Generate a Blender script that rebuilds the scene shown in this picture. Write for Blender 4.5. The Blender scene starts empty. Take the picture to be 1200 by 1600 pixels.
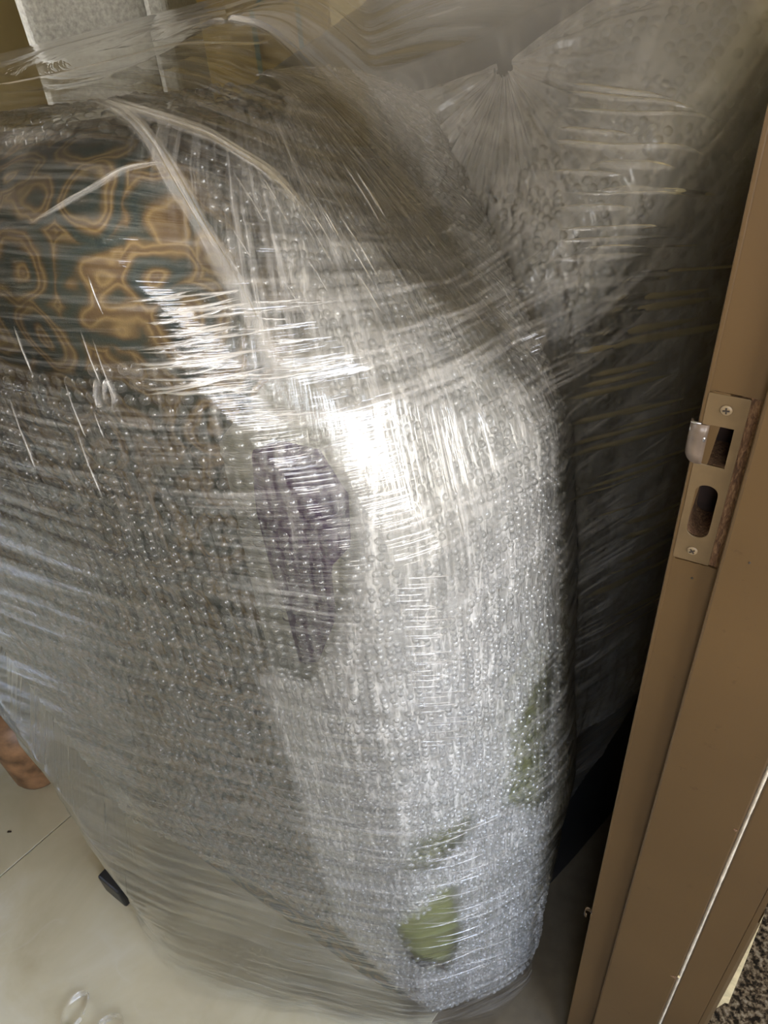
import bpy, bmesh, math, random
import numpy as np
from mathutils import Vector, Matrix, noise as mnoise
from mathutils.bvhtree import BVHTree

random.seed(7)
rng = np.random.default_rng(7)
scn = bpy.context.scene
COL = scn.collection

# ------------------------------------------------------------------ camera
H = 1.42
ROT = Matrix(((0.995920554, 0.0902344127, 0.0),
              (-0.0565155812, 0.623764563, -0.779566392),
              (-0.0703437155, 0.776386193, 0.6263196)))
cd = bpy.data.cameras.new('camera')
cd.lens = 1202 / 1600 * 36
cd.sensor_width = 36
cd.clip_start = 0.01
cam = bpy.data.objects.new('camera', cd)
COL.objects.link(cam)
cam.matrix_world = Matrix.Translation((0, 0, H)) @ ROT.to_4x4()
scn.camera = cam

# ------------------------------------------------------------------ world, exposure
scn.view_settings.view_transform = 'Standard'
scn.view_settings.look = 'None'
scn.view_settings.gamma = 1.0
scn.view_settings.use_curve_mapping = False
scn.view_settings.exposure = 1.02
scn.cycles.transparent_max_bounces = 14
scn.cycles.max_bounces = 4
scn.cycles.diffuse_bounces = 3
scn.cycles.glossy_bounces = 2
scn.cycles.adaptive_threshold = 0.13
scn.cycles.adaptive_min_samples = 16
world = bpy.data.worlds.new('sky')
scn.world = world
world.use_nodes = True
nt = world.node_tree
nt.nodes.clear()
wo = nt.nodes.new('ShaderNodeOutputWorld')
bg = nt.nodes.new('ShaderNodeBackground')
tc = nt.nodes.new('ShaderNodeTexCoord')
sx = nt.nodes.new('ShaderNodeSeparateXYZ')
rp = nt.nodes.new('ShaderNodeValToRGB')
mr = nt.nodes.new('ShaderNodeMapRange')
mr.inputs[1].default_value = -1
nt.links.new(tc.outputs['Generated'], sx.inputs[0])
nt.links.new(sx.outputs[2], mr.inputs[0])
nt.links.new(mr.outputs[0], rp.inputs[0])
els = rp.color_ramp.elements
els[0].position = 0.0; els[0].color = (0.22, 0.17, 0.12, 1)      # ground outside
els[1].position = 1.0; els[1].color = (0.34, 0.52, 0.95, 1)
e = els.new(0.495); e.color = (0.30, 0.26, 0.20, 1)
e = els.new(0.505); e.color = (1.0, 0.90, 0.76, 1)
e = els.new(0.56); e.color = (1.0, 0.94, 0.86, 1)
e = els.new(0.72); e.color = (0.66, 0.78, 1.0, 1)
nt.links.new(rp.outputs[0], bg.inputs[0])
bg.inputs[1].default_value = 9.0
nt.links.new(bg.outputs[0], wo.inputs[0])

# doorway frame of reference: U points out of the room into the hall, E runs along the wall
UX, UY = 0.8388, -0.5445
EX, EY = 0.5445, 0.8388
def P(u, e, z=0.0):
    return (UX * u + EX * e, UY * u + EY * e, z)
ANG = math.atan2(UY, UX)

def portal(name, loc, direction, w, h):
    ld = bpy.data.lights.new(name, 'AREA')
    ld.shape = 'RECTANGLE'; ld.size = w; ld.size_y = h
    ld.cycles.is_portal = True
    o = bpy.data.objects.new(name, ld)
    COL.objects.link(o)
    o.location = loc
    o.rotation_euler = Vector(direction).to_track_quat('-Z', 'Y').to_euler()
    return o
# hall window (in the hall's outer wall) and an unseen room window (back wall), added to light the floor
HW = dict(u=2.15, e0=-2.05, e1=0.15, z0=1.2, z1=2.5)
portal('hall_window_daylight', P(HW['u'] + 0.10, (HW['e0'] + HW['e1']) / 2, (HW['z0'] + HW['z1']) / 2), (-UX, -UY, 0), HW['e1'] - HW['e0'], HW['z1'] - HW['z0'])
RW = dict(u=-3.0, e0=-1.2, e1=0.5, z0=0.6, z1=2.4)
portal('added_room_window_light', P(RW['u'] - 0.1, (RW['e0'] + RW['e1']) / 2, (RW['z0'] + RW['z1']) / 2), (UX, UY, 0), RW['e1'] - RW['e0'], RW['z1'] - RW['z0'])
# second hall window, in the end wall of the hall
SW = dict(e=-2.3, u0=0.25, u1=1.25, z0=1.25, z1=2.45)
portal('hall_end_window_daylight', P((SW['u0'] + SW['u1']) / 2, SW['e'] - 0.1, (SW['z0'] + SW['z1']) / 2), (EX, EY, 0), SW['u1'] - SW['u0'], SW['z1'] - SW['z0'])

# ------------------------------------------------------------------ helpers
def tag(o, label=None, cat=None, group=None, kind=None):
    if label: o['label'] = label
    if cat: o['category'] = cat
    if group: o['group'] = group
    if kind: o['kind'] = kind
    return o
def link(name, me, mat=None, parent=None, smooth=False):
    o = bpy.data.objects.new(name, me)
    COL.objects.link(o)
    if mat: me.materials.append(mat)
    if parent: o.parent = parent
    if smooth:
        me.shade_smooth()
    return o
def mesh(name, verts, faces, mat=None, parent=None, smooth=False):
    me = bpy.data.meshes.new(name)
    me.from_pydata([tuple(v) for v in verts], [], [tuple(f) for f in faces])
    me.update()
    return link(name, me, mat, parent, smooth)
def from_bm(name, bm, mat=None, parent=None, smooth=False):
    me = bpy.data.meshes.new(name)
    bm.normal_update()
    bm.to_mesh(me); bm.free()
    return link(name, me, mat, parent, smooth)
def empty(name, loc=(0, 0, 0)):
    o = bpy.data.objects.new(name, None)
    COL.objects.link(o); o.location = loc
    o.empty_display_size = 0.05
    return o
def bbox_bm(lo, hi, bev=0.0, seg=2, local=False, bm=None):
    """box between lo and hi; local=True reads (u, e, z)"""
    own = bm or bmesh.new()
    r = bmesh.ops.create_cube(own, size=1.0)
    vs = r['verts']
    for v in vs:
        v.co = Vector([(lo[i] + hi[i]) / 2 + v.co[i] * (hi[i] - lo[i]) for i in range(3)])
    if bev:
        es = list({e for v in vs for e in v.link_edges})
        r = bmesh.ops.bevel(own, geom=es, offset=bev, segments=seg, affect='EDGES', profile=0.5)
    if local:
        for v in own.verts if bm is None else vs:
            v.co = Vector(P(*v.co))
    return own
def box(name, lo, hi, mat, parent=None, bev=0.0, local=False, smooth=False):
    return from_bm(name, bbox_bm(lo, hi, bev, local=local), mat, parent, smooth)
def ray(px, py):
    d = Vector(((px - 600), -(py - 800), -1202.0))
    return (ROT @ d).normalized()
def on_floor(px, py, z=0.0):
    d = ray(px, py); k = (z - H) / d.z
    return Vector((d.x * k, d.y * k, z))

def vnoise(x, y, seed=0):
    x = np.asarray(x, float); y = np.asarray(y, float)
    xi = np.floor(x).astype(np.int64); yi = np.floor(y).astype(np.int64)
    xf = x - xi; yf = y - yi
    xf = xf * xf * (3 - 2 * xf); yf = yf * yf * (3 - 2 * yf)
    def hsh(a, b):
        n = (a * 374761393 + b * 668265263 + seed * 2147483647) & 0xFFFFFFFF
        n = ((n ^ (n >> 13)) * 1274126177) & 0xFFFFFFFF
        return ((n ^ (n >> 16)) & 0xFFFF) / 65535.0
    a = hsh(xi, yi); b = hsh(xi + 1, yi); c = hsh(xi, yi + 1); d = hsh(xi + 1, yi + 1)
    return (a * (1 - xf) + b * xf) * (1 - yf) + (c * (1 - xf) + d * xf) * yf

# ------------------------------------------------------------------ materials
class NT:
    def __init__(s, name):
        s.m = bpy.data.materials.new(name); s.m.use_nodes = True
        s.t = s.m.node_tree; s.t.nodes.clear()
        s.out = s.t.nodes.new('ShaderNodeOutputMaterial')
    def n(s, typ, ins=None, **kw):
        nd = s.t.nodes.new(typ)
        for k, v in kw.items(): setattr(nd, k, v)
        for k, v in (ins or {}).items():
            if isinstance(v, bpy.types.NodeSocket): s.t.links.new(v, nd.inputs[k])
            else: nd.inputs[k].default_value = v
        return nd
    def ramp(s, fac, stops, interp='LINEAR'):
        nd = s.t.nodes.new('ShaderNodeValToRGB'); nd.color_ramp.interpolation = interp
        el = nd.color_ramp.elements
        while len(el) > 1: el.remove(el[-1])
        for i, (p, c) in enumerate(stops):
            q = el[0] if i == 0 else el.new(p)
            q.position = p; q.color = (*c, 1) if len(c) == 3 else c
        s.t.links.new(fac, nd.inputs[0])
        return nd.outputs[0]
    def math(s, op, a, b=0.0, c=0.0):
        return s.n('ShaderNodeMath', {0: a, 1: b, 2: c}, operation=op).outputs[0]
    def mapping(s, vec, scale, rot=(0, 0, 0), loc=(0, 0, 0)):
        return s.n('ShaderNodeMapping', {0: vec, 'Scale': scale, 'Rotation': rot, 'Location': loc}).outputs[0]
    def noise(s, vec, scale, detail=4, rough=.55, dist=0.0):
        return s.n('ShaderNodeTexNoise', {'Vector': vec, 'Scale': scale, 'Detail': detail, 'Roughness': rough, 'Distortion': dist})
    def obj(s): return s.n('ShaderNodeTexCoord').outputs['Object']
    def uv(s, name): return s.n('ShaderNodeUVMap', uv_map=name).outputs[0]
    def mix(s, f, a, b, typ='MIX'):
        nd = s.n('ShaderNodeMix', data_type='RGBA', blend_type=typ)
        for sock, v in ((nd.inputs[0], f), (nd.inputs[6], a), (nd.inputs[7], b)):
            if isinstance(v, bpy.types.NodeSocket): s.t.links.new(v, sock)
            else: sock.default_value = v if not isinstance(v, tuple) or len(v) == 4 else (*v, 1)
        return nd.outputs[2]
    def mixs(s, f, a, b):
        return s.n('ShaderNodeMixShader', {0: f, 1: a, 2: b}).outputs[0]
    def done(s, shader):
        s.t.links.new(shader, s.out.inputs[0]); return s.m
    def bsdf(s, color, rough=.5, normal=None, **kw):
        ins = {'Base Color': color if isinstance(color, bpy.types.NodeSocket) else (*color, 1), 'Roughness': rough}
        ins.update(kw)
        if normal is not None: ins['Normal'] = normal
        return s.n('ShaderNodeBsdfPrincipled', ins).outputs[0]
    def bump(s, h, strength=.3, dist=.002, normal=None):
        ins = {'Strength': strength, 'Distance': dist, 'Height': h}
        if normal is not None: ins['Normal'] = normal
        return s.n('ShaderNodeBump', ins).outputs[0]

def mat_simple(name, col, rough=.6, nscale=30, var=.15, bump=.1, **kw):
    t = NT(name); o = t.obj()
    n = t.noise(o, nscale).outputs[0]
    c2 = tuple(max(0, x * (1 - var)) for x in col); c1 = tuple(min(1, x * (1 + var)) for x in col)
    return t.done(t.bsdf(t.ramp(n, [(.3, c2), (.7, c1)]), rough, t.bump(n, bump), **kw))

def mat_paint(name='tan_enamel_paint', col=(.090, .051, .018)):
    t = NT(name); o = t.obj()
    big = t.noise(o, 4, 3).outputs[0]
    brush = t.noise(t.mapping(o, (260, 260, 7)), 1, 3).outputs[0]
    dirt = t.noise(o, 42, 6, .7).outputs[0]
    c = t.ramp(big, [(.3, tuple(x * .9 for x in col)), (.7, tuple(x * 1.1 for x in col))])
    spots = t.ramp(dirt, [(.30, (.55, .5, .42)), (.36, (1, 1, 1))])
    c = t.mix(.6, c, spots, 'MULTIPLY')
    return t.done(t.bsdf(c, .42, t.bump(brush, .18, .0006)))
def mat_raw_wood():
    t = NT('raw_chiselled_wood'); o = t.obj()
    g = t.noise(t.mapping(o, (420, 420, 120)), 1, 6, .7, 1.2).outputs[0]
    c = t.ramp(g, [(.3, (.045, .02, .008)), (.5, (.16, .08, .035)), (.68, (.34, .2, .095))])
    return t.done(t.bsdf(c, .85, t.bump(g, 1.0, .002)))
def mat_tile():
    t = NT('cream_marble_tile'); o = t.n('ShaderNodeNewGeometry').outputs['Position']
    cloud = t.noise(o, 3.2, 5, .6, .8).outputs[0]
    c = t.ramp(cloud, [(.28, (.43, .36, .225)), (.5, (.53, .465, .315)), (.72, (.62, .57, .44))])
    v = t.noise(o, 2.4, 3, .5, 1.6).outputs[0]
    vein = t.math('ABSOLUTE', t.math('SUBTRACT', v, .5))
    vm = t.ramp(vein, [(0, (1, 1, 1)), (.012, (.35, .35, .35)), (.03, (0, 0, 0))])
    br = t.ramp(t.noise(o, 5, 2).outputs[0], [(.45, (0, 0, 0)), (.6, (1, 1, 1))])
    c = t.mix(t.math('MULTIPLY', vm, t.math('MULTIPLY', br, .2)), c, (.68, .66, .58))
    w = t.noise(o, 1.5, 2).outputs[0]
    return t.done(t.bsdf(c, .14, t.bump(w, .08, .01)))
def mat_granite():
    t = NT('speckled_granite'); o = t.n('ShaderNodeNewGeometry').outputs['Position']
    n1 = t.noise(o, 120, 3, .6).outputs[0]
    n2 = t.ramp(t.n('ShaderNodeTexVoronoi', {'Vector': o, 'Scale': 160}).outputs['Distance'], [(.1, (.35, .3, .25)), (.5, (1, .95, .9))])
    c = t.ramp(n1, [(.40, (.008, .006, .005)), (.47, (.05, .035, .022)), (.55, (.17, .125, .075)), (.68, (.32, .26, .18))], 'LINEAR')
    c = t.mix(.6, c, n2, 'MULTIPLY')
    return t.done(t.bsdf(c, .25))
def mat_fabric_pattern():
    """chenille with concentric gold rings on dark teal and brown"""
    t = NT('gold_teal_ring_fabric'); o = t.obj()
    d = t.noise(o, 11, 3).outputs['Color']
    w = t.n('ShaderNodeVectorMath', {0: t.n('ShaderNodeVectorMath', {0: d, 1: (.5, .5, .5)}, operation='SUBTRACT').outputs[0], 'Scale': .075}, operation='SCALE').outputs[0]
    p = t.n('ShaderNodeVectorMath', {0: o, 1: w}, operation='ADD').outputs[0]
    vo = t.n('ShaderNodeTexVoronoi', {'Vector': p, 'Scale': 19.0, 'Randomness': .85}, feature='F1')
    r = vo.outputs['Distance']
    ring = t.math('SINE', t.math('MULTIPLY', r, 17.0))
    c = t.ramp(t.math('MULTIPLY_ADD', ring, .5, .5),
               [(0.0, (.02, .034, .03)), (.3, (.045, .04, .022)), (.6, (.13, .08, .03)), (.85, (.25, .165, .065)), (1.0, (.12, .07, .028))])
    weave = t.noise(t.mapping(o, (900, 900, 900)), 1, 2).outputs[0]
    patch = t.ramp(t.noise(o, 9, 2).outputs[0], [(.42, (.55, .6, .55)), (.6, (1, 1, 1))])
    c = t.mix(.8, c, patch, 'MULTIPLY')
    return t.done(t.bsdf(c, .8, t.bump(weave, .4, .001)))
def mat_cloth(name, col, var=.25):
    t = NT(name); o = t.obj()
    n = t.noise(o, 18, 4).outputs[0]
    wv = t.n('ShaderNodeTexWave', {'Vector': o, 'Scale': 160, 'Distortion': 1.0}, bands_direction='Z').outputs[0]
    c = t.ramp(n, [(.3, tuple(x * (1 - var) for x in col)), (.7, tuple(x * (1 + var) for x in col))])
    return t.done(t.bsdf(c, .8, t.bump(wv, .3, .001)))

def mat_film(name, haze0, haze1, su, sv, gloss=1.0, rough=.10, bump=.5, seed=0.0, tint=(.97, .97, .96), uvname='streak', cover=None, col=(.86, .82, .765), amt=False):
    """clear plastic: mostly see-through, streaked strain haze along the stretch direction, glossy both sides"""
    t = NT(name)
    uv = t.uv(uvname)
    a = t.noise(t.mapping(uv, (su, sv, 1), loc=(seed, seed * 1.7, 0)), 1, 2, .65, 0).outputs[0]
    b = t.noise(t.mapping(uv, (su * .35, sv * .2, 1), loc=(seed + 3, seed, 0)), 1, 1, .6, 0).outputs[0]
    h = t.math('MULTIPLY_ADD', b, 1.5, t.math('MULTIPLY', a, .6))
    if amt:
        am = t.n('ShaderNodeAttribute', attribute_name='amt').outputs['Fac']
        h = t.math('MULTIPLY', h, am)
    nrm = t.bump(h, bump, .004)
    s = t.ramp(t.math('MULTIPLY_ADD', a, .6, t.math('MULTIPLY', b, .4)), [(.48, (0, 0, 0)), (.66, (1, 1, 1))])
    hz = t.math('MULTIPLY_ADD', s, haze1 - haze0, haze0)
    if amt: hz = t.math('MULTIPLY_ADD', hz, am, t.n('ShaderNodeAttribute', attribute_name='veil').outputs['Fac'])
    tr = t.n('ShaderNodeBsdfTransparent', {0: (*tint, 1)}).outputs[0]
    df = t.n('ShaderNodeBsdfDiffuse', {0: (*col, 1), 'Normal': nrm}).outputs[0]
    fr = t.n('ShaderNodeFresnel', {'IOR': 1.45, 'Normal': nrm}).outputs[0]
    gl = t.n('ShaderNodeBsdfGlossy', {0: (1, 1, 1, 1), 'Roughness': rough, 'Normal': nrm}).outputs[0]
    fg = t.math('MINIMUM', t.math('MULTIPLY', fr, 1.2 * gloss), .9)
    sh = t.mixs(fg, t.mixs(hz, tr, df), gl)
    if cover:
        at = t.n('ShaderNodeAttribute', attribute_name='cover').outputs['Fac']
        f = t.ramp(at, [(.0, (0, 0, 0)), (1.0, (1, 1, 1))], 'EASE')
        sh = t.mixs(f, t.n('ShaderNodeBsdfTransparent').outputs[0], sh)
    return t.done(sh)
def mat_bubble(name, white, gloss=1.6, rough=.16, col=(.82, .80, .76)):
    t = NT(name)
    tr = t.n('ShaderNodeBsdfTransparent', {0: (.96, .96, .95, 1)}).outputs[0]
    df = t.n('ShaderNodeBsdfDiffuse', {0: (*col, 1)}).outputs[0]
    fr = t.n('ShaderNodeFresnel', {'IOR': 1.45}).outputs[0]
    gl = t.n('ShaderNodeBsdfGlossy', {0: (1, 1, 1, 1), 'Roughness': rough}).outputs[0]
    return t.done(t.mixs(t.math('MINIMUM', t.math('MULTIPLY', fr, gloss), .9), t.mixs(white, tr, df), gl))

M = {}
M['paint'] = mat_paint()
M['plate'] = mat_simple('painted_steel_plate', (.13, .085, .04), .38, 60, .12, .05)
M['screw'] = mat_simple('painted_screw_head', (.25, .18, .1), .35, 60, .15, .05)
M['slotdark'] = mat_simple('screw_recess', (.03, .02, .012), .7)
M['steel'] = mat_simple('bare_steel', (.62, .62, .64), .28, 50, .1, .05, Metallic=1.0)
M['lip'] = mat_simple('worn_painted_lip', (.15, .11, .08), .35, 70, .3, .15)
M['raw'] = mat_raw_wood()
M['mortise'] = mat_simple('shaded_mortise_wood', (.018, .008, .005), .9, 80, .4, .3)  # near-black colour paints in the shade inside the holes
M['caulk'] = mat_simple('pale_filler', (.55, .47, .35), .9, 120, .2, .3)
M['splinter'] = mat_simple('bare_pale_wood', (.62, .5, .28), .6, 90, .18, .2)
M['tile'] = mat_tile()
M['grout'] = mat_simple('brown_grout', (.13, .10, .06), .9)
M['granite'] = mat_granite()
M['wall'] = mat_simple('olive_tan_wall_paint', (.42, .35, .19), .7, 5, .06, .05)
M['hallwall'] = mat_simple('pale_hall_paint', (.66, .62, .54), .7, 5, .06, .05)
M['ceil'] = mat_simple('white_ceiling_paint', (.75, .74, .7), .8, 5, .04, .03)
M['pattern'] = mat_fabric_pattern()
M['olive'] = mat_cloth('olive_green_fabric', (.21, .215, .075))
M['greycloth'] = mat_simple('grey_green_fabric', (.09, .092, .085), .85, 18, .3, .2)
M['purple'] = mat_cloth('dark_purple_fabric', (.05, .02, .065), .4)
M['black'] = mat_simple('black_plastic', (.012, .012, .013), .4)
M['legwood'] = mat_simple('orange_brown_wood', (.22, .115, .055), .45, 22, .75, .15)
M['foam'] = mat_simple('grey_foam_wrap', (.34, .335, .30), .55, 130, .3, .6)
M['mustard'] = mat_simple('mustard_board', (.22, .15, .035), .6, 8, .2, .1)
M['teal'] = mat_simple('teal_band', (.03, .09, .08), .5)

# ------------------------------------------------------------------ setting
WT = 0.10      # wall's hall face (u)
WR = -0.048    # wall's room face (u)
ZC = 2.7
def wall(name, lo, hi, mat): return tag(box(name, lo, hi, mat, local=True), kind='structure')
JE = 0.458     # rebate face (e) of the near jamb
# doorway wall: right of the opening, left of it, above it
wall('wall_doorway_right', (WR, JE + .045, 0), (WT, 2.6, ZC), M['wall'])
wall('wall_doorway_left', (WR, -2.3, 0), (WT, -1.05, ZC), M['wall'])
wall('wall_doorway_above', (WR, -1.05, 2.12), (WT, JE + .045, ZC), M['wall'])
# room: u from -3 to -0.05
wall('wall_back', (-3.1, RW['e1'], 0), (-3.0, 2.6, ZC), M['wall'])
wall('wall_back_near', (-3.1, -2.3, 0), (-3.0, RW['e0'], ZC), M['wall'])
wall('wall_back_sill', (-3.1, RW['e0'], 0), (-3.0, RW['e1'], RW['z0']), M['wall'])
wall('wall_back_lintel', (-3.1, RW['e0'], RW['z1']), (-3.0, RW['e1'], ZC), M['wall'])
wall('wall_room_right', (-3.1, 2.6, 0), (2.25, 2.7, ZC), M['wall'])
# left wall, and the hall's end wall with its window opening
e0 = SW['e'] - .1
wall('wall_room_left', (-3.1, e0, 0), (WT, SW['e'], ZC), M['wall'])
wall('wall_hall_end', (WT, e0, 0), (SW['u0'], SW['e'], ZC), M['hallwall'])
wall('wall_hall_end_far', (SW['u1'], e0, 0), (2.25, SW['e'], ZC), M['hallwall'])
wall('wall_hall_end_sill', (SW['u0'], e0, 0), (SW['u1'], SW['e'], SW['z0']), M['hallwall'])
wall('wall_hall_end_lintel', (SW['u0'], e0, SW['z1']), (SW['u1'], SW['e'], ZC), M['hallwall'])
# hall outer wall with window opening
u0, u1 = HW['u'], HW['u'] + .1
wall('wall_hall', (u0, -2.3, 0), (u1, HW['e0'], ZC), M['hallwall'])
wall('wall_hall_far', (u0, HW['e1'], 0), (u1, 2.6, ZC), M['hallwall'])
wall('wall_hall_sill', (u0, HW['e0'], 0), (u1, HW['e1'], HW['z0']), M['hallwall'])
wall('wall_hall_lintel', (u0, HW['e0'], HW['z1']), (u1, HW['e1'], ZC), M['hallwall'])
wall('ceiling', (-3.1, -2.4, ZC), (2.25, 2.7, ZC + .08), M['ceil'])
def window_frame(name, fn, a0, a1, z0, z1, b0, b1):
    root = empty(name); tag(root, kind='structure')
    w = .045
    zm = z0 + (z1 - z0) * .36
    for nm, lo, hi in (('window_jamb', (a0, z0), (a0 + w, z1)), ('window_jamb', (a1 - w, z0), (a1, z1)),
                       ('window_sill', (a0, z0), (a1, z0 + w)), ('window_head', (a0, z1 - w), (a1, z1)),
                       ('transom', (a0, zm - w / 2), (a1, zm + w / 2))):
        l, h_ = fn(lo[0], b0, lo[1]), fn(hi[0], b1, hi[1])
        box(nm, [min(l[i], h_[i]) for i in range(3)], [max(l[i], h_[i]) for i in range(3)], M['ceil'], root, local=True)
window_frame('window_1', lambda a, b, z: (b, a, z), HW['e0'], HW['e1'], HW['z0'], HW['z1'], HW['u'] + .02, HW['u'] + .06)
window_frame('window_3', lambda a, b, z: (a, b, z), SW['u0'], SW['u1'], SW['z0'], SW['z1'], SW['e'] - .06, SW['e'] - .02)
window_frame('added_window_2', lambda a, b, z: (b, a, z), RW['e0'], RW['e1'], RW['z0'], RW['z1'], RW['u'] - .06, RW['u'] - .02)  # frame of the added, unseen room window

# floor: grout bed with separate marble tiles, turned to the joint seen in the photograph
floor = tag(box('floor', (-3.1, -2.4, -.08), (.03, 2.7, -.004), M['grout'], local=True), kind='structure')
tag(box('floor_hall', (.03, -2.4, -.08), (2.25, 2.7, 0.0), M['granite'], local=True), kind='structure')
TS = .80
g0 = on_floor(0, 1370); g1 = on_floor(110, 1275)
gd = (g1 - g0).normalized(); gp = Vector((-gd.y, gd.x, 0))
tm = bpy.data.meshes.new('tile')
bm = bbox_bm((0.0013, 0.0013, -.012), (TS - .0013, TS - .0013, 0), .0004, 1); bm.to_mesh(tm); bm.free()
tm.materials.append(M['tile'])
TA = math.atan2(gd.y, gd.x)
for i in range(-6, 5):
    for j in range(-5, 5):
        o_ = g0 + gd * (i * TS - .30) + gp * (j * TS)
        c_ = o_ + gd * TS * .5 + gp * TS * .5
        u_, e_ = c_.x * UX + c_.y * UY, c_.x * EX + c_.y * EY
        if -2.4 < u_ < -.1 and -1.7 < e_ < 2.1:
            t_ = link('tile', tm, None, floor); t_.location = o_; t_.rotation_euler = (0, 0, TA)

# ------------------------------------------------------------------ door frame
fr = empty('door_1', P(0, JE, 0)); tag(fr, 'tan painted wooden door frame with a steel strike plate', kind='structure')
def inframe(o):
    o.parent = fr; o.matrix_parent_inverse = Matrix.Translation(fr.location).inverted(); return o
def shape2d(name, outline, holes, depth, mat, e_face, bev=0.0):
    """flat piece in the (u, z) plane of the jamb with holes, its face at e_face and 'depth' thick behind it"""
    cu = bpy.data.curves.new(name, 'CURVE'); cu.dimensions = '2D'; cu.fill_mode = 'BOTH'
    cu.extrude = depth / 2; cu.bevel_depth = bev; cu.bevel_resolution = 1
    for pts in [outline] + holes:
        sp = cu.splines.new('POLY'); sp.points.add(len(pts) - 1)
        for q, (a, b) in zip(sp.points, pts): q.co = (a, b, 0, 1)
        sp.use_cyclic_u = True
    ob = bpy.data.objects.new(name, cu); COL.objects.link(ob)
    dg = bpy.context.evaluated_depsgraph_get()
    me = bpy.data.meshes.new_from_object(ob.evaluated_get(dg))
    bpy.data.objects.remove(ob); bpy.data.curves.remove(cu)
    for v in me.vertices:
        a, b, c = v.co
        v.co = P(a, e_face + depth / 2 + bev - c, b)
    me.materials.clear()
    return inframe(link(name, me, mat))
def rect(a0, b0, a1, b1): return [(a0, b0), (a1, b0), (a1, b1), (a0, b1)]
def slot(uc, zc, w, h, r, n=6):
    pts = []
    for cx, cz, a0 in ((uc + w / 2 - r, zc + h / 2 - r, 0), (uc - w / 2 + r, zc + h / 2 - r, 90), (uc - w / 2 + r, zc - h / 2 + r, 180), (uc + w / 2 - r, zc - h / 2 + r, 270)):
        for k in range(n + 1):
            a = math.radians(a0 + 90 * k / n); pts.append((cx + r * math.cos(a), cz + r * math.sin(a)))
    return pts
PZ0, PZ1 = 1.0247, 1.163
U0, U1 = WR, -.0155          # rebate width
rhole = rect(-.0432, 1.1092, -.0282, 1.1402)
shole = slot(-.0354, 1.0705, .0152, .046, .0072)
# painted skin of the rebate, cut out for the plate and the bare strip beside it
def wob(n, a0, b0, a1, b1, amp):
    return [(a0 + (a1 - a0) * k / n + random.uniform(-amp, amp), b0 + (b1 - b0) * k / n + random.uniform(-amp, amp)) for k in range(n + 1)]
cut = [(-.0475, PZ0 - .0004)] + wob(10, -.046, PZ0 - .0014, U1 - .002, PZ0 - .0012, .0005) + [(U1 - .001, PZ0), (U1 - .001, PZ1)] + wob(10, U1 - .002, PZ1 + .0011, -.046, PZ1 + .0012, .0005) + [(-.0475, PZ1 + .0006)]
skin = shape2d('rebate_face', rect(U0 + .0006, 0, U1 + .002, 2.10), [cut], .0022, M['paint'], JE)
core = shape2d('jamb_core', rect(U0 + .0002, 0, U1 + .004, 2.10), [rhole, shole], .030, M['raw'], JE + .0022)
edge_strip = inframe(box('jamb_edge', (U0 - .0025, JE - .0002, 0), (U0 + .0008, JE + .045, 2.10), M['paint'], bev=.0010, local=True))
inframe(box('mortise_lining', (U0 + .001, JE + .0325, 1.03), (U1, JE + .038, 1.155), M['mortise'], local=True))
inframe(box('jamb_back', (U0 + .0008, JE + .038, 0), (WT - .004, JE + .0445, 2.10), M['paint'], local=True))
# stop and outer part of the jamb
SE = .446
inframe(box('door_stop', (U1, SE, 0), (.0592, JE + .036, 2.10), M['paint'], bev=.0022, local=True))
inframe(box('casing', (.0628, SE + .0012, 0), (.0995, JE + .036, 2.10), M['paint'], bev=.0018, local=True))
# pale filler bead in the joint between stop and casing, crumbling in places
vs, fs = [], []
NZ = 150
for k in range(NZ + 1):
    z = .02 + 2.06 * k / NZ
    w = .0011 + .0003 * math.sin(z * 31) + random.uniform(-.0004, .0004)
    d = SE + .0004 + random.uniform(-.0003, .0003)
    for a, b in ((.0585, SE + .004), (.061 - w * .7, d + .0006), (.061, d - .0006), (.061 + w * .7, d + .0006), (.0635, SE + .004)):
        vs.append(P(a, b, z))
for k in range(NZ):
    for q in range(4):
        fs.append((k * 5 + q, k * 5 + q + 1, k * 5 + q + 6, k * 5 + q + 5))
inframe(mesh('filler_bead', vs, fs, M['caulk'], smooth=True))
# chipped patches of bare wood
def chip(u, z, w, h, mat, e=SE, n=9):
    ang = np.linspace(0, 2 * math.pi, n, endpoint=False)
    r = rng.uniform(.55, 1.1, n)
    ring = [P(u + w * r[k] * math.cos(a), e - .0004, z + h * r[k] * math.sin(a)) for k, a in enumerate(ang)]
    back = [P(u + w * r[k] * math.cos(a), e + .003, z + h * r[k] * math.sin(a)) for k, a in enumerate(ang)]
    c = [P(u + random.uniform(-.3, .3) * w, e - .0010, z)]
    f = [(k, (k + 1) % n, 2 * n) for k in range(n)] + [(k, n + k, n + (k + 1) % n, (k + 1) % n) for k in range(n)]
    return inframe(mesh('paint_chip', ring + back + c, f, mat))
chip(.0555, .408, .0042, .0035, M['raw']); chip(.0600, .414, .0022, .003, M['splinter'])
chip(.0555, .741, .0020, .0028, M['raw'])
chip(.0022, 1.0475, .0009, .0012, M['slotdark']); chip(-.0313, 1.0088, .0012, .0012, M['slotdark'], e=JE)
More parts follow.
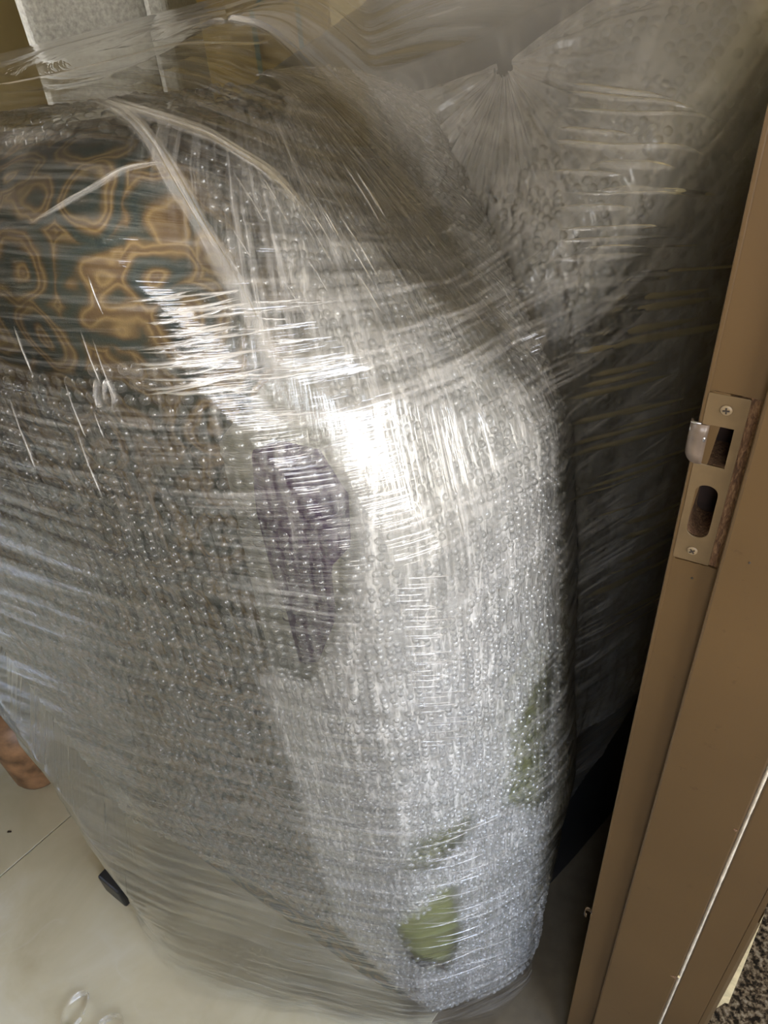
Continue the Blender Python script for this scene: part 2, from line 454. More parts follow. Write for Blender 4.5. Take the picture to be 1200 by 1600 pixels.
# split lath on the outer edge of the casing
def prism(name, pts_uz, e_a, e_b, mat):
    n = len(pts_uz)
    v = [P(u, e_a, z) for u, z in pts_uz] + [P(u, e_b, z) for u, z in pts_uz]
    f = [tuple(range(n))[::-1], tuple(range(n, 2 * n))] + [(k, (k + 1) % n, n + (k + 1) % n, n + k) for k in range(n)]
    return inframe(mesh(name, v, f, mat))
prism('edge_lath', [(.0990, 0), (.0990, 2.1), (.1040, 2.1), (.1040, 0)], SE + .001, JE + .03, M['paint'])
prism('split_lath', [(.1042, .0), (.1042, .60), (.1068, .60), (.1080, .48), (.1085, 0)], SE + .003, JE + .02, M['plate'])
prism('bare_splinter', [(.1070, .37), (.1062, .62), (.1120, .50), (.1165, .402), (.1130, .40)], SE + .0035, SE + .012, M['splinter'])
# loose curl of paint on the left edge
vs, fs = [], []
for k in range(13):
    a = math.radians(-40 + 300 * k / 12); r = .0040
    for dz in (-.0045, .0045):
        vs.append(P(U0 - .0055 + r * math.cos(a), JE - .001 + r * math.sin(a), .436 + dz + .001 * math.sin(k)))
for k in range(12): fs.append((2 * k, 2 * k + 1, 2 * k + 3, 2 * k + 2))
cu = inframe(mesh('paint_curl', vs, fs, M['paint'], smooth=True))
md = cu.modifiers.new('thick', 'SOLIDIFY'); md.thickness = .0006
# far jamb of the doorway, behind the camera
tag(box('trim_1', (WR - .002, -1.05, 0), (WT, -1.005, 2.12), M['paint'], bev=.002, local=True), kind='structure')
tag(box('trim_2', (WR - .002, -1.005, 2.10), (WT, JE + .043, 2.12), M['paint'], bev=.002, local=True), kind='structure')

# strike plate: its own thing, screwed into the jamb
sp = empty('strike_plate', P(-.0355, JE, PZ0))
tag(sp, 'painted steel strike plate with two holes screwed into the tan door frame', 'strike plate')
def inplate(o):
    o.parent = sp; o.matrix_parent_inverse = Matrix.Translation(sp.location).inverted(); return o
inplate(shape2d('plate', slot((-.0477 - .0229) / 2, (PZ0 + PZ1) / 2, .0248, PZ1 - PZ0 - .0006, .0008, 2), [rhole, shole], .0012, M['plate'], JE - .0006, .0002))
# curled lip
vs, fs = [], []
prof = [(-.0432, .0002), (-.0455, -.0006), (-.0478, -.0012), (-.0500, -.0010), (-.0522, .0004), (-.0540, .0030), (-.0548, .0062)]
for k, (u, d) in enumerate(prof):
    t_ = k / (len(prof) - 1)
    z1 = 1.1395 + .0012 * t_ - .0018 * t_ ** 3; z0 = 1.1096 + .0062 * t_ ** 2.2
    for q in range(5):
        vs.append(P(u, JE + d - .0008, z0 + (z1 - z0) * q / 4))
for k in range(len(prof) - 1):
    for q in range(4): fs.append((k * 5 + q, k * 5 + q + 1, k * 5 + q + 6, k * 5 + q + 5))
lp = inplate(mesh('lip', vs, fs, M['lip'], smooth=True))
md = lp.modifiers.new('thick', 'SOLIDIFY'); md.thickness = .0014; md.offset = 0
for k, (u, z, w, h) in enumerate([(-.0512, 1.1402, .0035, .0010), (-.0445, 1.1290, .0010, .0022), (-.0545, 1.1325, .0007, .002)]):
    b = bmesh.new(); bmesh.ops.create_uvsphere(b, u_segments=10, v_segments=6, radius=1)
    for v in b.verts: v.co = Vector(P(u + v.co.x * w, JE - .0016 + v.co.y * .0010 + (.004 if k == 2 else 0), z + v.co.z * h))
    inplate(from_bm('worn_steel_spot', b, M['steel'], smooth=True))
for z, rot in ((1.1529, 8), (1.0351, 40)):
    b = bmesh.new()
    n = 24; rings = [(.0036, .0009), (.0034, .0016), (.0022, .0021), (.0, .0023)]
    vs, fs = [], []
    for r, hh in rings[:-1]:
        for k in range(n):
            a = 2 * math.pi * k / n; vs.append(P(-.0355 + r * math.cos(a), JE - .0004 - hh * .7, z + r * math.sin(a)))
    vs.append(P(-.0355, JE - .0004 - .0016, z))
    for q in range(2):
        for k in range(n): fs.append((q * n + k, q * n + (k + 1) % n, (q + 1) * n + (k + 1) % n, (q + 1) * n + k))
    for k in range(n): fs.append((2 * n + k, 2 * n + (k + 1) % n, 3 * n))
    b.free()
    s = inplate(mesh('screw', vs, fs, M['screw'], smooth=True))
    vs, fs = [], []
    for q in (0, 90):
        a = math.radians(rot + q); dx, dz = math.cos(a), math.sin(a)
        base = len(vs)
        for l, w in ((-1, -1), (1, -1), (1, 1), (-1, 1)):
            for dpt in (.0021, .0010):
                vs.append(P(-.0355 + l * .0021 * dx - w * .0005 * dz, JE - dpt - .0003 + (.0001 if q else 0), z + l * .0021 * dz + w * .0005 * dx))
        fs += [(base, base + 2, base + 4, base + 6)] + [(base + 2 * k, base + 2 * k + 1, base + (2 * k + 3) % 8, base + (2 * k + 2) % 8) for k in range(4)]
    c = mesh('cross_recess', vs, fs, M['slotdark']); c.parent = s
    c.matrix_parent_inverse = Matrix.Identity(4)

# ------------------------------------------------------------------ rounded hulls for the wrapped furniture
_ico = bmesh.new(); bmesh.ops.create_icosphere(_ico, subdivisions=3, radius=1.0)
ICO = np.array([v.co[:] for v in _ico.verts]); _ico.free()
class Hull:
    def __init__(s, spheres, c, zc, R):
        pts = np.concatenate([ICO * r + np.array((x, y, z)) for x, y, z, r in spheres])
        bm = bmesh.new()
        for p in pts: bm.verts.new(p)
        r = bmesh.ops.convex_hull(bm, input=bm.verts)
        bmesh.ops.delete(bm, geom=[v for v in bm.verts if not v.link_faces], context='VERTS')
        bmesh.ops.recalc_face_normals(bm, faces=bm.faces)
        s.bvh = BVHTree.FromBMesh(bm); bm.free()
        s.c = Vector((c[0], c[1], 0)); s.zc = zc; s.R = R
        d = -s.c; s.a0 = math.atan2(d.y, d.x)     # theta = 0 faces the camera side; positive to the right
    def dirv(s, th, v):
        a = s.a0 + th
        if v <= s.zc: return Vector((s.c.x, s.c.y, v)), Vector((math.cos(a), math.sin(a), 0))
        p = min((v - s.zc) / s.R, math.pi / 2)
        return Vector((s.c.x, s.c.y, s.zc)), Vector((math.cos(a) * math.cos(p), math.sin(a) * math.cos(p), math.sin(p)))
    def at(s, th, v):
        o, d = s.dirv(th, v)
        h = s.bvh.ray_cast(o, d)
        if h[0] is None: return o + d * .01, d
        return h[0], h[1]
    def param(s, p):
        q = Vector(p) - s.c
        hz = math.hypot(q.x, q.y)
        th = math.atan2(q.y, q.x) - s.a0
        th = (th + math.pi) % (2 * math.pi) - math.pi
        v = q.z if q.z <= s.zc else s.zc + s.R * math.atan2(q.z - s.zc, hz)
        return th, v
    def px(s, x, y):
        h = s.bvh.ray_cast(Vector((0, 0, H)), ray(x, y))
        return s.param(h[0]) if h[0] is not None else None
    def grid(s, ths, vs):
        out = np.empty((len(vs), len(ths), 3)); nn = np.empty_like(out)
        for j, v in enumerate(vs):
            for i, th in enumerate(ths):
                p, n = s.at(th, v); out[j, i] = p; nn[j, i] = n
        return out, nn
def grid_normals(G):
    du = np.gradient(G, axis=1); dv = np.gradient(G, axis=0)
    n = np.cross(du, dv); l = np.linalg.norm(n, axis=2, keepdims=True); l[l == 0] = 1
    return n / l
def grid_faces(nv, nu, keep=None):
    j, i = np.mgrid[0:nv - 1, 0:nu - 1]
    a = (j * nu + i).ravel()
    f = np.stack([a, a + 1, a + nu + 1, a + nu], 1)
    return f if keep is None else f[keep.ravel()]
def build_grid(name, G, mat, parent=None, keep=None, uv=None, attr=None):
    nv, nu = G.shape[:2]
    f = grid_faces(nv, nu, keep)
    used = np.unique(f); remap = -np.ones(nv * nu, int); remap[used] = np.arange(len(used))
    V = G.reshape(-1, 3)[used]; f = remap[f]
    me = bpy.data.meshes.new(name)
    me.vertices.add(len(V)); me.vertices.foreach_set('co', V.ravel())
    me.loops.add(f.size); me.loops.foreach_set('vertex_index', f.ravel())
    me.polygons.add(len(f)); me.polygons.foreach_set('loop_start', np.arange(0, f.size, 4)); me.polygons.foreach_set('loop_total', np.full(len(f), 4))
    me.update(calc_edges=True)
    for k, w in (uv or {}).items():
        l = me.uv_layers.new(name=k); w = w.reshape(-1, 2)[used][f.ravel()]
        l.data.foreach_set('uv', w.astype(np.float32).ravel())
    for k, w in (attr or {}).items():
        at = me.attributes.new(k, 'FLOAT', 'POINT'); at.data.foreach_set('value', w.ravel()[used].astype(np.float32))
    return link(name, me, mat, parent, True)
def sdf_poly(X, Y, poly):
    """signed distance, positive inside"""
    poly = np.asarray(poly, float); d = np.full(X.shape, 1e9); ins = np.zeros(X.shape, bool)
    n = len(poly)
    for k in range(n):
        a, b = poly[k], poly[(k + 1) % n]
        ex, ey = b - a
        wx, wy = X - a[0], Y - a[1]
        t = np.clip((wx * ex + wy * ey) / max(ex * ex + ey * ey, 1e-12), 0, 1)
        d = np.minimum(d, (wx - ex * t) ** 2 + (wy - ey * t) ** 2)
        c = ((a[1] > Y) != (b[1] > Y)) & (X < (b[0] - a[0]) * (Y - a[1]) / (b[1] - a[1] + 1e-12) + a[0])
        ins ^= c
    return np.where(ins, 1, -1) * np.sqrt(d)

CEN = (-.10, .82); ZCC = .95; RR = .40
RT = .36       # metres per radian of theta, used for surface distances
body_sph = [
    (-.175, .620, 1.20, .10), (-.46, .80, 1.14, .125),                 # fat roll at the top left
    (-.05, .593, 1.058, .12), (-.10, .59, 1.00, .085), (-.01, .545, .99, .09), (.068, .60, 1.02, .085),
    (-.10, .58, .16, .08), (.0, .535, .09, .09), (.085, .555, .09, .085),
    (.100, .570, .55, .083), (.02, .95, 1.19, .07), (-.45, 1.05, 1.14, .07), (.05, .85, .12, .07), (-.45, 1.0, .35, .06),
    (-.37, .69, .36, .06),
]
body = Hull(body_sph, CEN, ZCC, RR)
film_a = Hull([(x, y, z, r + .031) for x, y, z, r in body_sph] + [
    (-.472, .628, .012, .012), (-.490, .640, .85, .012), (-.40, .55, .012, .012), (-.23, .487, .012, .012), (-.09, .465, .012, .012),
    (.0, .530, .012, .09), (.065, .525, .012, .085),
    (-.60, 1.10, .02, .02), (-.50, 1.15, 1.265, .02), (-.07, 1.24, 1.30, .02), (.05, 1.2, 1.335, .02), (.05, 1.1, .05, .02)], CEN, ZCC, RR)
film_b = Hull([(-.01, .60, .98, .09), (.068, .60, 1.0, .095), (.065, .56, .30, .09), (-.17, .86, 1.16, .05), (-.17, .86, .06, .05),
    (.43, .795, 1.40, .015), (.43, .795, .25, .015), (.425, .89, 1.38, .015), (.425, .89, .25, .015), (.12, 1.26, 1.40, .02), (.12, 1.2, .05, .02), (-.07, 1.2, 1.31, .02)], CEN, ZCC, RR)
class Film(Hull):
    """outer film: pulled over the body and, to the right, away from it towards the deep part of the sofa"""
    def __init__(s):
        s.c, s.zc, s.R, s.a0 = film_a.c, ZCC, RR, film_a.a0
    def at(s, th, v):
        o, _ = s.dirv(th, v)
        p, q = film_a.at(th, v), film_b.at(th, v)
        return p if (p[0] - o).length > (q[0] - o).length else q
    def px(s, x, y):
        d = ray(x, y)
        hs = [h for h in (film_a.bvh.ray_cast(Vector((0, 0, H)), d), film_b.bvh.ray_cast(Vector((0, 0, H)), d)) if h[0] is not None]
        return s.param(min(hs, key=lambda h: h[3])[0]) if hs else None
film = Film()

# ------------------------------------------------------------------ the furniture under the wrapping
sofa = empty('sofa', (CEN[0], CEN[1], 0))
tag(sofa, 'upholstered sofa with gold ring pattern wrapped under bubble wrap and clear film', 'sofa')
def insofa(o):
    o.parent = sofa; o.matrix_parent_inverse = Matrix.Translation(sofa.location).inverted(); return o
ths = np.linspace(-math.pi, math.pi, 200); vv = np.concatenate([np.linspace(.02, ZCC, 90), np.linspace(ZCC, ZCC + RR * math.pi / 2, 60)[1:]])
G, _ = body.grid(ths, vv)
upholstery = insofa(build_grid('upholstery', G, M['pattern'])); tag(upholstery, 'gold and teal ring patterned fabric')
def patch(name, polypx, hull, off, mat, thick=.004, step=.004, extra=None):
    pts = [hull.px(*p) if len(p) == 2 else p[:2] for p in polypx]
    pts = [p for p in pts if p]
    A = np.array([(a * RT, b) for a, b in pts])
    lo, hi = A.min(0), A.max(0)
    tt = np.arange(lo[0] - step, hi[0] + step * 2, step); ww = np.arange(lo[1] - step, hi[1] + 2 * step, step)
    G, _ = hull.grid(tt / RT, ww)
    X, Y = np.meshgrid(tt, ww)
    sd = sdf_poly(X, Y, A)
    N = grid_normals(G)
    h = off + thick * np.clip(sd / .012, -1, 1)
    G2 = G + N * h[..., None]
    k = (sd[:-1, :-1] > -step) | (sd[1:, 1:] > -step)
    return build_grid(name, G2, mat, None, keep=k)
# plain fabric on the right half of the end, dark purple inset, olive lower panel
pp = insofa(patch('grey_fabric_side', [(430, 230), (560, 330), (-0.1, 1.1, 0)][:2] + [(350, 690), (420, 1000), (480, 1200), (520, 1420), (480, 1560), (600, 1640), (1.1, .03, 0), (1.7, .03, 0), (1.9, .9, 0), (1.5, 1.2, 0), (1.0, 1.45, 0)], body, .001, mat_cloth('sage_grey_fabric', (.27, .26, .21), .2), .003, .008))
tag(pp, 'plain sage grey fabric')
inset = insofa(patch('purple_inset', [(395, 700), (440, 686), (500, 700), (545, 770), (548, 850), (520, 880), (528, 960), (500, 1030), (470, 1030), (450, 950), (425, 880), (405, 800)], body, .004, M['purple'])); tag(inset, 'dark purple fabric inset')
ol = insofa(patch('olive_panel', [(600, 1180), (700, 1160), (780, 1080), (830, 980), (1.05, .62, 0), (1.3, .55, 0), (1.3, .18, 0), (780, 1480), (720, 1500), (650, 1490), (600, 1440)], body, .004, M['olive'])); tag(ol, 'olive green fabric panel')
# deep part of the sofa receding behind the door frame
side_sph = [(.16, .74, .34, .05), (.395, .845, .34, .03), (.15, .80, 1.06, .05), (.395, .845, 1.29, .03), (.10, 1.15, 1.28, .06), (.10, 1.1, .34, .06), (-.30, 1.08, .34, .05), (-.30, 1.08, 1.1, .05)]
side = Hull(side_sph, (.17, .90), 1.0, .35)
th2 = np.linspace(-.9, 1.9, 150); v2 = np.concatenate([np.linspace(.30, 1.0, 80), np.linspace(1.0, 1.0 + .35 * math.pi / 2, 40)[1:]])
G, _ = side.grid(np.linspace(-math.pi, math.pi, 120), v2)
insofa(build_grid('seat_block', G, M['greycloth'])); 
# black block added to stand for the deep shade under the sofa
def prism_xy(name, pts, z0, z1, mat):
    n = len(pts)
    v = [(x, y, z0) for x, y in pts] + [(x, y, z1) for x, y in pts]
    f = [tuple(range(n))[::-1], tuple(range(n, 2 * n))] + [(k, (k + 1) % n, n + (k + 1) % n, n + k) for k in range(n)]
    return mesh(name, v, f, mat)
insofa(prism_xy('under_shade_block', [(.11, .60), (.165, .59), (.30, .70), (.450, .830), (.455, .86), (.15, 1.12), (-.1, 1.1), (-.05, .85)], .0, .33, M['black']))
# sofa feet
ft = box('foot', (-.03, -.022, 0), (.03, .022, .055), M['black'], bev=.004)
ft.location = (-.548, .712, 0); ft.rotation_euler = (0, 0, math.radians(-38)); insofa(ft)
ft.matrix_parent_inverse = Matrix.Translation(sofa.location).inverted()
for (x, y, h_) in ((-.30, 1.05, .36),):
    f2 = box('leg', (x - .025, y - .025, 0), (x + .025, y + .025, h_), M['black'], bev=.004); insofa(f2)

# ------------------------------------------------------------------ bubble wrap
BP = .0105
def bubble_sheet(name, hull, polys, holes, off, matb, mats, tr, vr, label='', pitch=BP, wrinkle=.002, step=.006, drop=.04, seed=3, bubble_h=.0036, thetaR=RT, fade=.012):
    """sheet of film following the hull plus one dome per bubble; polys and holes are lists in (theta*RT, v)"""
    root = empty(name, (CEN[0], CEN[1], 0)); tag(root, label, 'bubble wrap')
    inv = Matrix.Translation(root.location).inverted()
    tt = np.arange(tr[0], tr[1], step); ww = np.arange(vr[0], vr[1], step)
    G, _ = hull.grid(tt / thetaR, ww)
    N = grid_normals(G)
    X, Y = np.meshgrid(tt, ww)
    sd = np.max([sdf_poly(X, Y, p) for p in polys], 0)
    for p in holes: sd = np.minimum(sd, -sdf_poly(X, Y, p))
    wr = wrinkle * (vnoise(X * 22, Y * 9, seed) + .6 * vnoise(X * 50, Y * 22, seed + 1) + .3 * vnoise(X * 130, Y * 60, seed + 2))
    G = G + N * (off + wr)[..., None]
    keep = (sd[:-1, :-1] > -step) | (sd[1:, 1:] > -step)
    sh = build_grid('sheet', G, mats, None, keep=keep, uv={'streak': np.stack([X, Y], -1) if hull is body else np.stack([G[..., 0] + G[..., 1] * .4, G[..., 2] + G[..., 1] * .5], -1)}, attr={'cover': np.clip(.15 + sd / fade, 0, 1)})
    sh.parent = root; sh.matrix_parent_inverse = inv
    # bubbles on a hexagonal lattice
    from_idx = lambda x, y: (np.clip((x - tt[0]) / step, 0, len(tt) - 1.001), np.clip((y - ww[0]) / step, 0, len(ww) - 1.001))
    V, F = [], []
    rows = int((vr[1] - vr[0]) / (pitch * .866)); SEG = 7
    ca = [(math.cos(2 * math.pi * k / SEG), math.sin(2 * math.pi * k / SEG)) for k in range(SEG)]
    for rI in range(rows):
        y = vr[0] + rI * pitch * .866
        cells = int((tr[1] - tr[0]) / pitch * 1.6)
        x = tr[0] + (pitch * .5 if rI % 2 else 0)
        while x < tr[1] - pitch:
            fi, fj = (x - tt[0]) / step, (y - ww[0]) / step
            i, j = int(fi), int(fj)
            if i >= len(tt) - 2 or j >= len(ww) - 2: break
            g = G[j, i]; du = (G[j, i + 1] - g) / step; dv = (G[j + 1, i] - g) / step
            lu = np.linalg.norm(du)
            if sd[j, i] > .004 and rng.random() > drop and .25 < lu:
                p = g + du * (fi - i) * step + dv * (fj - j) * step
                n = N[j, i]; tu = du / lu; tv = np.cross(n, tu)
                r = pitch * .45 * rng.uniform(.9, 1.05); h = bubble_h * rng.uniform(.35, 1.1)
                b = len(V)
                for c_, s_ in ca: V.append(p + (tu * c_ + tv * s_) * r)
                for c_, s_ in ca: V.append(p + (tu * c_ + tv * s_) * r * .68 + n * h * .75)
                jit = rng.uniform(-.3, .3, 2)
                V.append(p + n * h + (tu * jit[0] + tv * jit[1]) * r)
                for k in range(SEG):
                    k2 = (k + 1) % SEG
                    F.append((b + k, b + k2, b + SEG + k2, b + SEG + k)); F.append((b + SEG + k, b + SEG + k2, b + 2 * SEG))
            x += pitch / max(lu, .3)
    bo = mesh('bubbles', V, F, matb, None, True); bo.parent = root; bo.matrix_parent_inverse = inv
    tag(bo, kind='stuff')
    return root
def PX(hull, pts):
    out = []
    for p in pts:
        q = hull.px(*p) if len(p) == 2 else p[:2]
        if q: out.append((q[0] * RT, q[1]))
    return out
VTOP = ZCC + RR * math.pi / 2 - .03
MB_clear = mat_bubble('clear_bubble_plastic', .10, 2.2, .14)
MB_dim = mat_bubble('shaded_bubble_plastic', .10, 1.0, .25)  # separate duller bubble plastic, shade of the side put into it
MS_dim = mat_film('shaded_sheet_plastic', .34, .58, 30, 20, .7, .2, .35, 9.0)  # sheet copy for the shaded side, haze raised to lighten it
MS_clear = mat_film('clear_sheet_plastic', .02, .32, 200, 16, .9, .16, .4, 1.0, cover=1)
MB_white = mat_bubble('milky_bubble_plastic', .24, 2.0, .14)
MS_white = mat_film('milky_sheet_plastic', .36, .92, 230, 40, 1.5, .15, .8, 5.0, cover=1)
bare = PX(body, [(20, 275), (120, 255), (230, 250), (285, 290), (330, 420), (345, 500), (210, 565), (90, 565), (10, 545)])
bare = bare + [(-1.9 * RT, 1.08), (-1.9 * RT, 1.28)]
polyA = [(-1.9 * RT, .40), (-1.9 * RT, VTOP), (.4 * RT, VTOP), (.4 * RT, .78), (1.5 * RT, .78), (1.5 * RT, .10), (.4 * RT, .10)] + PX(body, [(540, 1440), (480, 1470), (380, 1430)])
holeO2 = PX(body, [(690, 1365), (625, 1425), (645, 1475), (690, 1490), (705, 1440)])
bubble_sheet('bubble_wrap', body, [polyA], [bare, holeO2], .011, MB_clear, MS_clear, (-1.9 * RT, 1.5 * RT), (.10, VTOP), pitch=.012, bubble_h=.0045, wrinkle=.003, label='clear bubble wrap layer over the patterned left side of the sofa')
edgeB = [(395, 105), (330, 250), (400, 420), (470, 560), (500, 650), (540, 760), (548, 850), (528, 960), (495, 1035), (440, 1010), (410, 1030), (480, 1250), (532, 1420), (500, 1500), (560, 1590)]
polyB = PX(body, edgeB) + [(0.25 * RT, .02), (2.0 * RT, .02), (2.0 * RT, VTOP), (.6 * RT, VTOP)]
holeP = PX(body, [(392, 700), (440, 682), (505, 700), (540, 760), (548, 850), (530, 900), (520, 960), (500, 1020), (480, 1020), (455, 950), (425, 880), (402, 800)])
holeO1 = PX(body, [(718, 1255), (700, 1300), (665, 1330), (640, 1330), (655, 1290)])
holeO3 = PX(body, [(790, 1110), (830, 1020), (870, 1040), (880, 1180), (830, 1240), (780, 1230)])
bubble_sheet('bubble_wrap', body, [polyB], [holeP, holeO1, holeO2, holeO3], .016, MB_white, MS_white, (-.75, 2.0 * RT), (.02, VTOP), 'milky white bubble wrap layer around the right front corner of the sofa', wrinkle=.0045, seed=11, drop=.2, pitch=.0085, bubble_h=.0036, fade=.022)
# side layer, in the duller plastic mixed for the shaded side
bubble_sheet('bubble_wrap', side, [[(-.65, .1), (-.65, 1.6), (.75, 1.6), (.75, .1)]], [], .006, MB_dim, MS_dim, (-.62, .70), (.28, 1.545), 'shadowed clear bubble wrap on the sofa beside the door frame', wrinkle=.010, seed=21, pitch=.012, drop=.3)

# ------------------------------------------------------------------ stretch film
stretch = empty('stretch_film', (CEN[0], CEN[1], 0))
tag(stretch, 'clear glossy stretch film pulled tight around the whole wrapped sofa', 'stretch film')
def infilm(o):
    o.parent = stretch; o.matrix_parent_inverse = Matrix.Translation(stretch.location).inverted(); return o
fth = np.concatenate([np.linspace(-math.pi, -1.7, 50)[:-1], np.linspace(-1.7, 1.75, 420), np.linspace(1.75, math.pi, 40)[1:]])
fv = np.concatenate([np.linspace(.004, ZCC, 250), np.linspace(ZCC, ZCC + RR * math.pi / 2, 150)[1:]])
FG, _ = film.grid(fth, fv)
for _ in range(4):      # ease the valley between the two pulls
    FG[1:-1, 1:-1] = (FG[1:-1, 1:-1] * 2 + FG[:-2, 1:-1] + FG[2:, 1:-1] + FG[1:-1, :-2] + FG[1:-1, 2:]) / 6
FN = grid_normals(FG)
X, Y = np.meshgrid(fth * RT, fv)
def fan(X, Y):
    """stretch lines run round the package and spread where the film leaves the shoulder to the right"""
    k = 1 + 1.2 * np.clip(X - .28, 0, 1)
    return 1.0 + (Y - 1.0) / k
S1 = fan(X, Y)
wr = .0022 * (vnoise(X * 5, S1 * 60, 31) - .5) + .0016 * (vnoise(X * 9, S1 * 130, 32) - .5) + .006 * (vnoise(X * 4, Y * 7, 33) - .5)
right = np.clip((X - .32) / .15, 0, 1)
wr += right * (.010 * (vnoise(X * 2.2, S1 * 26, 34) - .5))
left = np.clip((-X - .42) / .12, 0, 1)
wr += left * .010 * (vnoise(X * 2.5, S1 * 30, 35) - .5)
low = np.clip((.10 - Y) / .10, 0, 1)
wr += low * .02 * (vnoise(X * 14, Y * 8, 36) - .5)
FG1 = FG + FN * wr[..., None]
wx = FG1[..., 0]; wz = FG1[..., 2]
cutz = .34 + (wx - .17) * .62 + .02 * (vnoise(X * 30, Y * 3, 40) - .5)
gone = (wx > .165) & (wz < cutz) & (X > 0)
hem = wz < .010 + .03 * vnoise(X * 12, X * 0, 41) * (X < -.2)
gone |= hem
keep = ~(gone[:-1, :-1] | gone[1:, 1:])
MF = mat_film('stretch_film_plastic', .015, .26, 12, 260, 1.15, .07, .55, 2.0, amt=True)
amt = .35 + .65 * np.clip(vnoise(X * 6, Y * 6, 61) * 1.2 - .1, 0, 1)
amt = np.where(X < -.02, amt * (1 - .55 * np.clip((-X - .02) / .08, 0, 1) * np.clip((Y - .35) / .15, 0, 1) * np.clip((1.10 - Y) / .06, 0, 1)), amt)
rt_ = np.clip((X - .3) / .1, 0, 1)
amt = amt * (1 - rt_) + .6 * rt_
amt = amt * (1 - .5 * np.clip((-X - .1) / .1, 0, 1) * np.clip((.4 - Y) / .1, 0, 1))
top = np.clip((Y - 1.18) / .08, 0, 1)
amt = amt * (1 - .5 * top)
veil = .10 * rt_ + .22 * top * np.clip((FG1[..., 1] - .75) / .15, 0, 1)
infilm(build_grid('outer_layer', FG1, MF, None, keep=keep, uv={'streak': np.stack([X, S1], -1)}, attr={'amt': amt, 'veil': veil}))
# second layer: gathered film running over the top and down the front
MF2 = mat_film('gathered_film_plastic', .05, .45, 190, 7, 1.2, .08, .55, 7.0, cover=.25)
ga = np.linspace(-1.5, 1.3, 300); gv = np.linspace(.30, ZCC + RR * math.pi / 2 - .05, 230)
GG, _ = film.grid(ga, gv); GN = grid_normals(GG)
X2, Y2 = np.meshgrid(ga * RT, gv)
cov = sdf_poly(X2, Y2, PX(film, [(150, 150), (480, 90), (700, 330), (800, 560), (800, 800), (700, 1000), (650, 1100), (620, 1000), (570, 800), (520, 690), (430, 600), (330, 430), (270, 270)]))
d2 = -.006 + .002 * (vnoise(X2 * 90, Y2 * 5, 51) - .5) + .003 * (vnoise(X2 * 30, Y2 * 4, 52) - .5)
kp = (cov[:-1, :-1] > -.03)
infilm(build_grid('gathered_layer', GG + GN * d2[..., None], MF2, None, keep=kp, uv={'streak': np.stack([X2, Y2], -1)}, attr={'cover': np.clip(.5 + cov / .05, 0, 1)}))

def ribbon(name, pts, width, hgt, mat, ridges=3, n=40, off=.002, taper=True, soft=.8):
    """gathered fold: corrugated band lying on the film along a run of surface points"""
    q = np.array([film.px(*p) for p in pts if film.px(*p)])
    t = np.linspace(0, len(q) - 1, n)
    th = np.interp(t, np.arange(len(q)), q[:, 0]); v = np.interp(t, np.arange(len(q)), q[:, 1])
    for _ in range(3):
        th[1:-1] = (th[:-2] + 2 * th[1:-1] + th[2:]) / 4; v[1:-1] = (v[:-2] + 2 * v[1:-1] + v[2:]) / 4
    m = ridges * 4 + 1
    C = np.array([film.at(a, b)[0][:] for a, b in zip(th, v)]); Nn = np.array([film.at(a, b)[1][:] for a, b in zip(th, v)])
    for _ in range(6):
        for A_ in (C, Nn): A_[1:-1] = (A_[:-2] + 2 * A_[1:-1] + A_[2:]) / 4
    T = np.gradient(C, axis=0); T /= np.linalg.norm(T, axis=1, keepdims=True)
    B = np.cross(Nn, T)
    G = np.empty((n, m, 3)); s = np.linspace(-1, 1, m)
    for k in range(n):
        w = width * (min(1, 4 * min(k + .5, n - k - .5) / n) if taper else 1) * (1 + .12 * math.sin(k * .37))
        ph = random.uniform(-.25, .25)
        prof = hgt * (.55 * (1 - s ** 2) + .45 * np.abs(np.sin((s + 1) * math.pi / 2 * ridges + ph)) * (1 - s ** 4))
        G[k] = C[k] + np.outer(s * w / 2, B[k]) + np.outer(prof + off, Nn[k])
    uvw = np.stack(np.meshgrid(s * width, t * .05), -1)
    ends = np.clip(np.minimum(np.arange(n), np.arange(n)[::-1]) / (.18 * n), 0, 1)
    return infilm(build_grid(name, G, mat, uv={'streak': uvw}, attr={'cover': np.outer(ends, np.clip((1 - s ** 2) * soft, 0, 1))}))
MFold = mat_film('bunched_film_plastic', .22, .6, 300, 12, .5, .2, .15, 3.0, cover=1)
MCre = mat_film('creased_film_plastic', .28, .75, 200, 12, 2.6, .06, .25, 4.0, cover=1)  # raised haze paints pale glints in where nothing reflects
ribbon('gathered_fold', [(120, 150), (200, 180), (245, 235), (275, 290), (310, 350), (345, 410), (385, 480), (425, 560), (470, 650)], .017, .0025, MFold, 4, 60, taper=False)
ribbon('gathered_fold', [(150, 160), (240, 185), (330, 215), (420, 270), (500, 360)], .016, .002, MFold, 3, 50, taper=False)
ribbon('gathered_fold', [(40, 360), (140, 300), (200, 265), (270, 255)], .006, .0015, MFold, 2, 40)
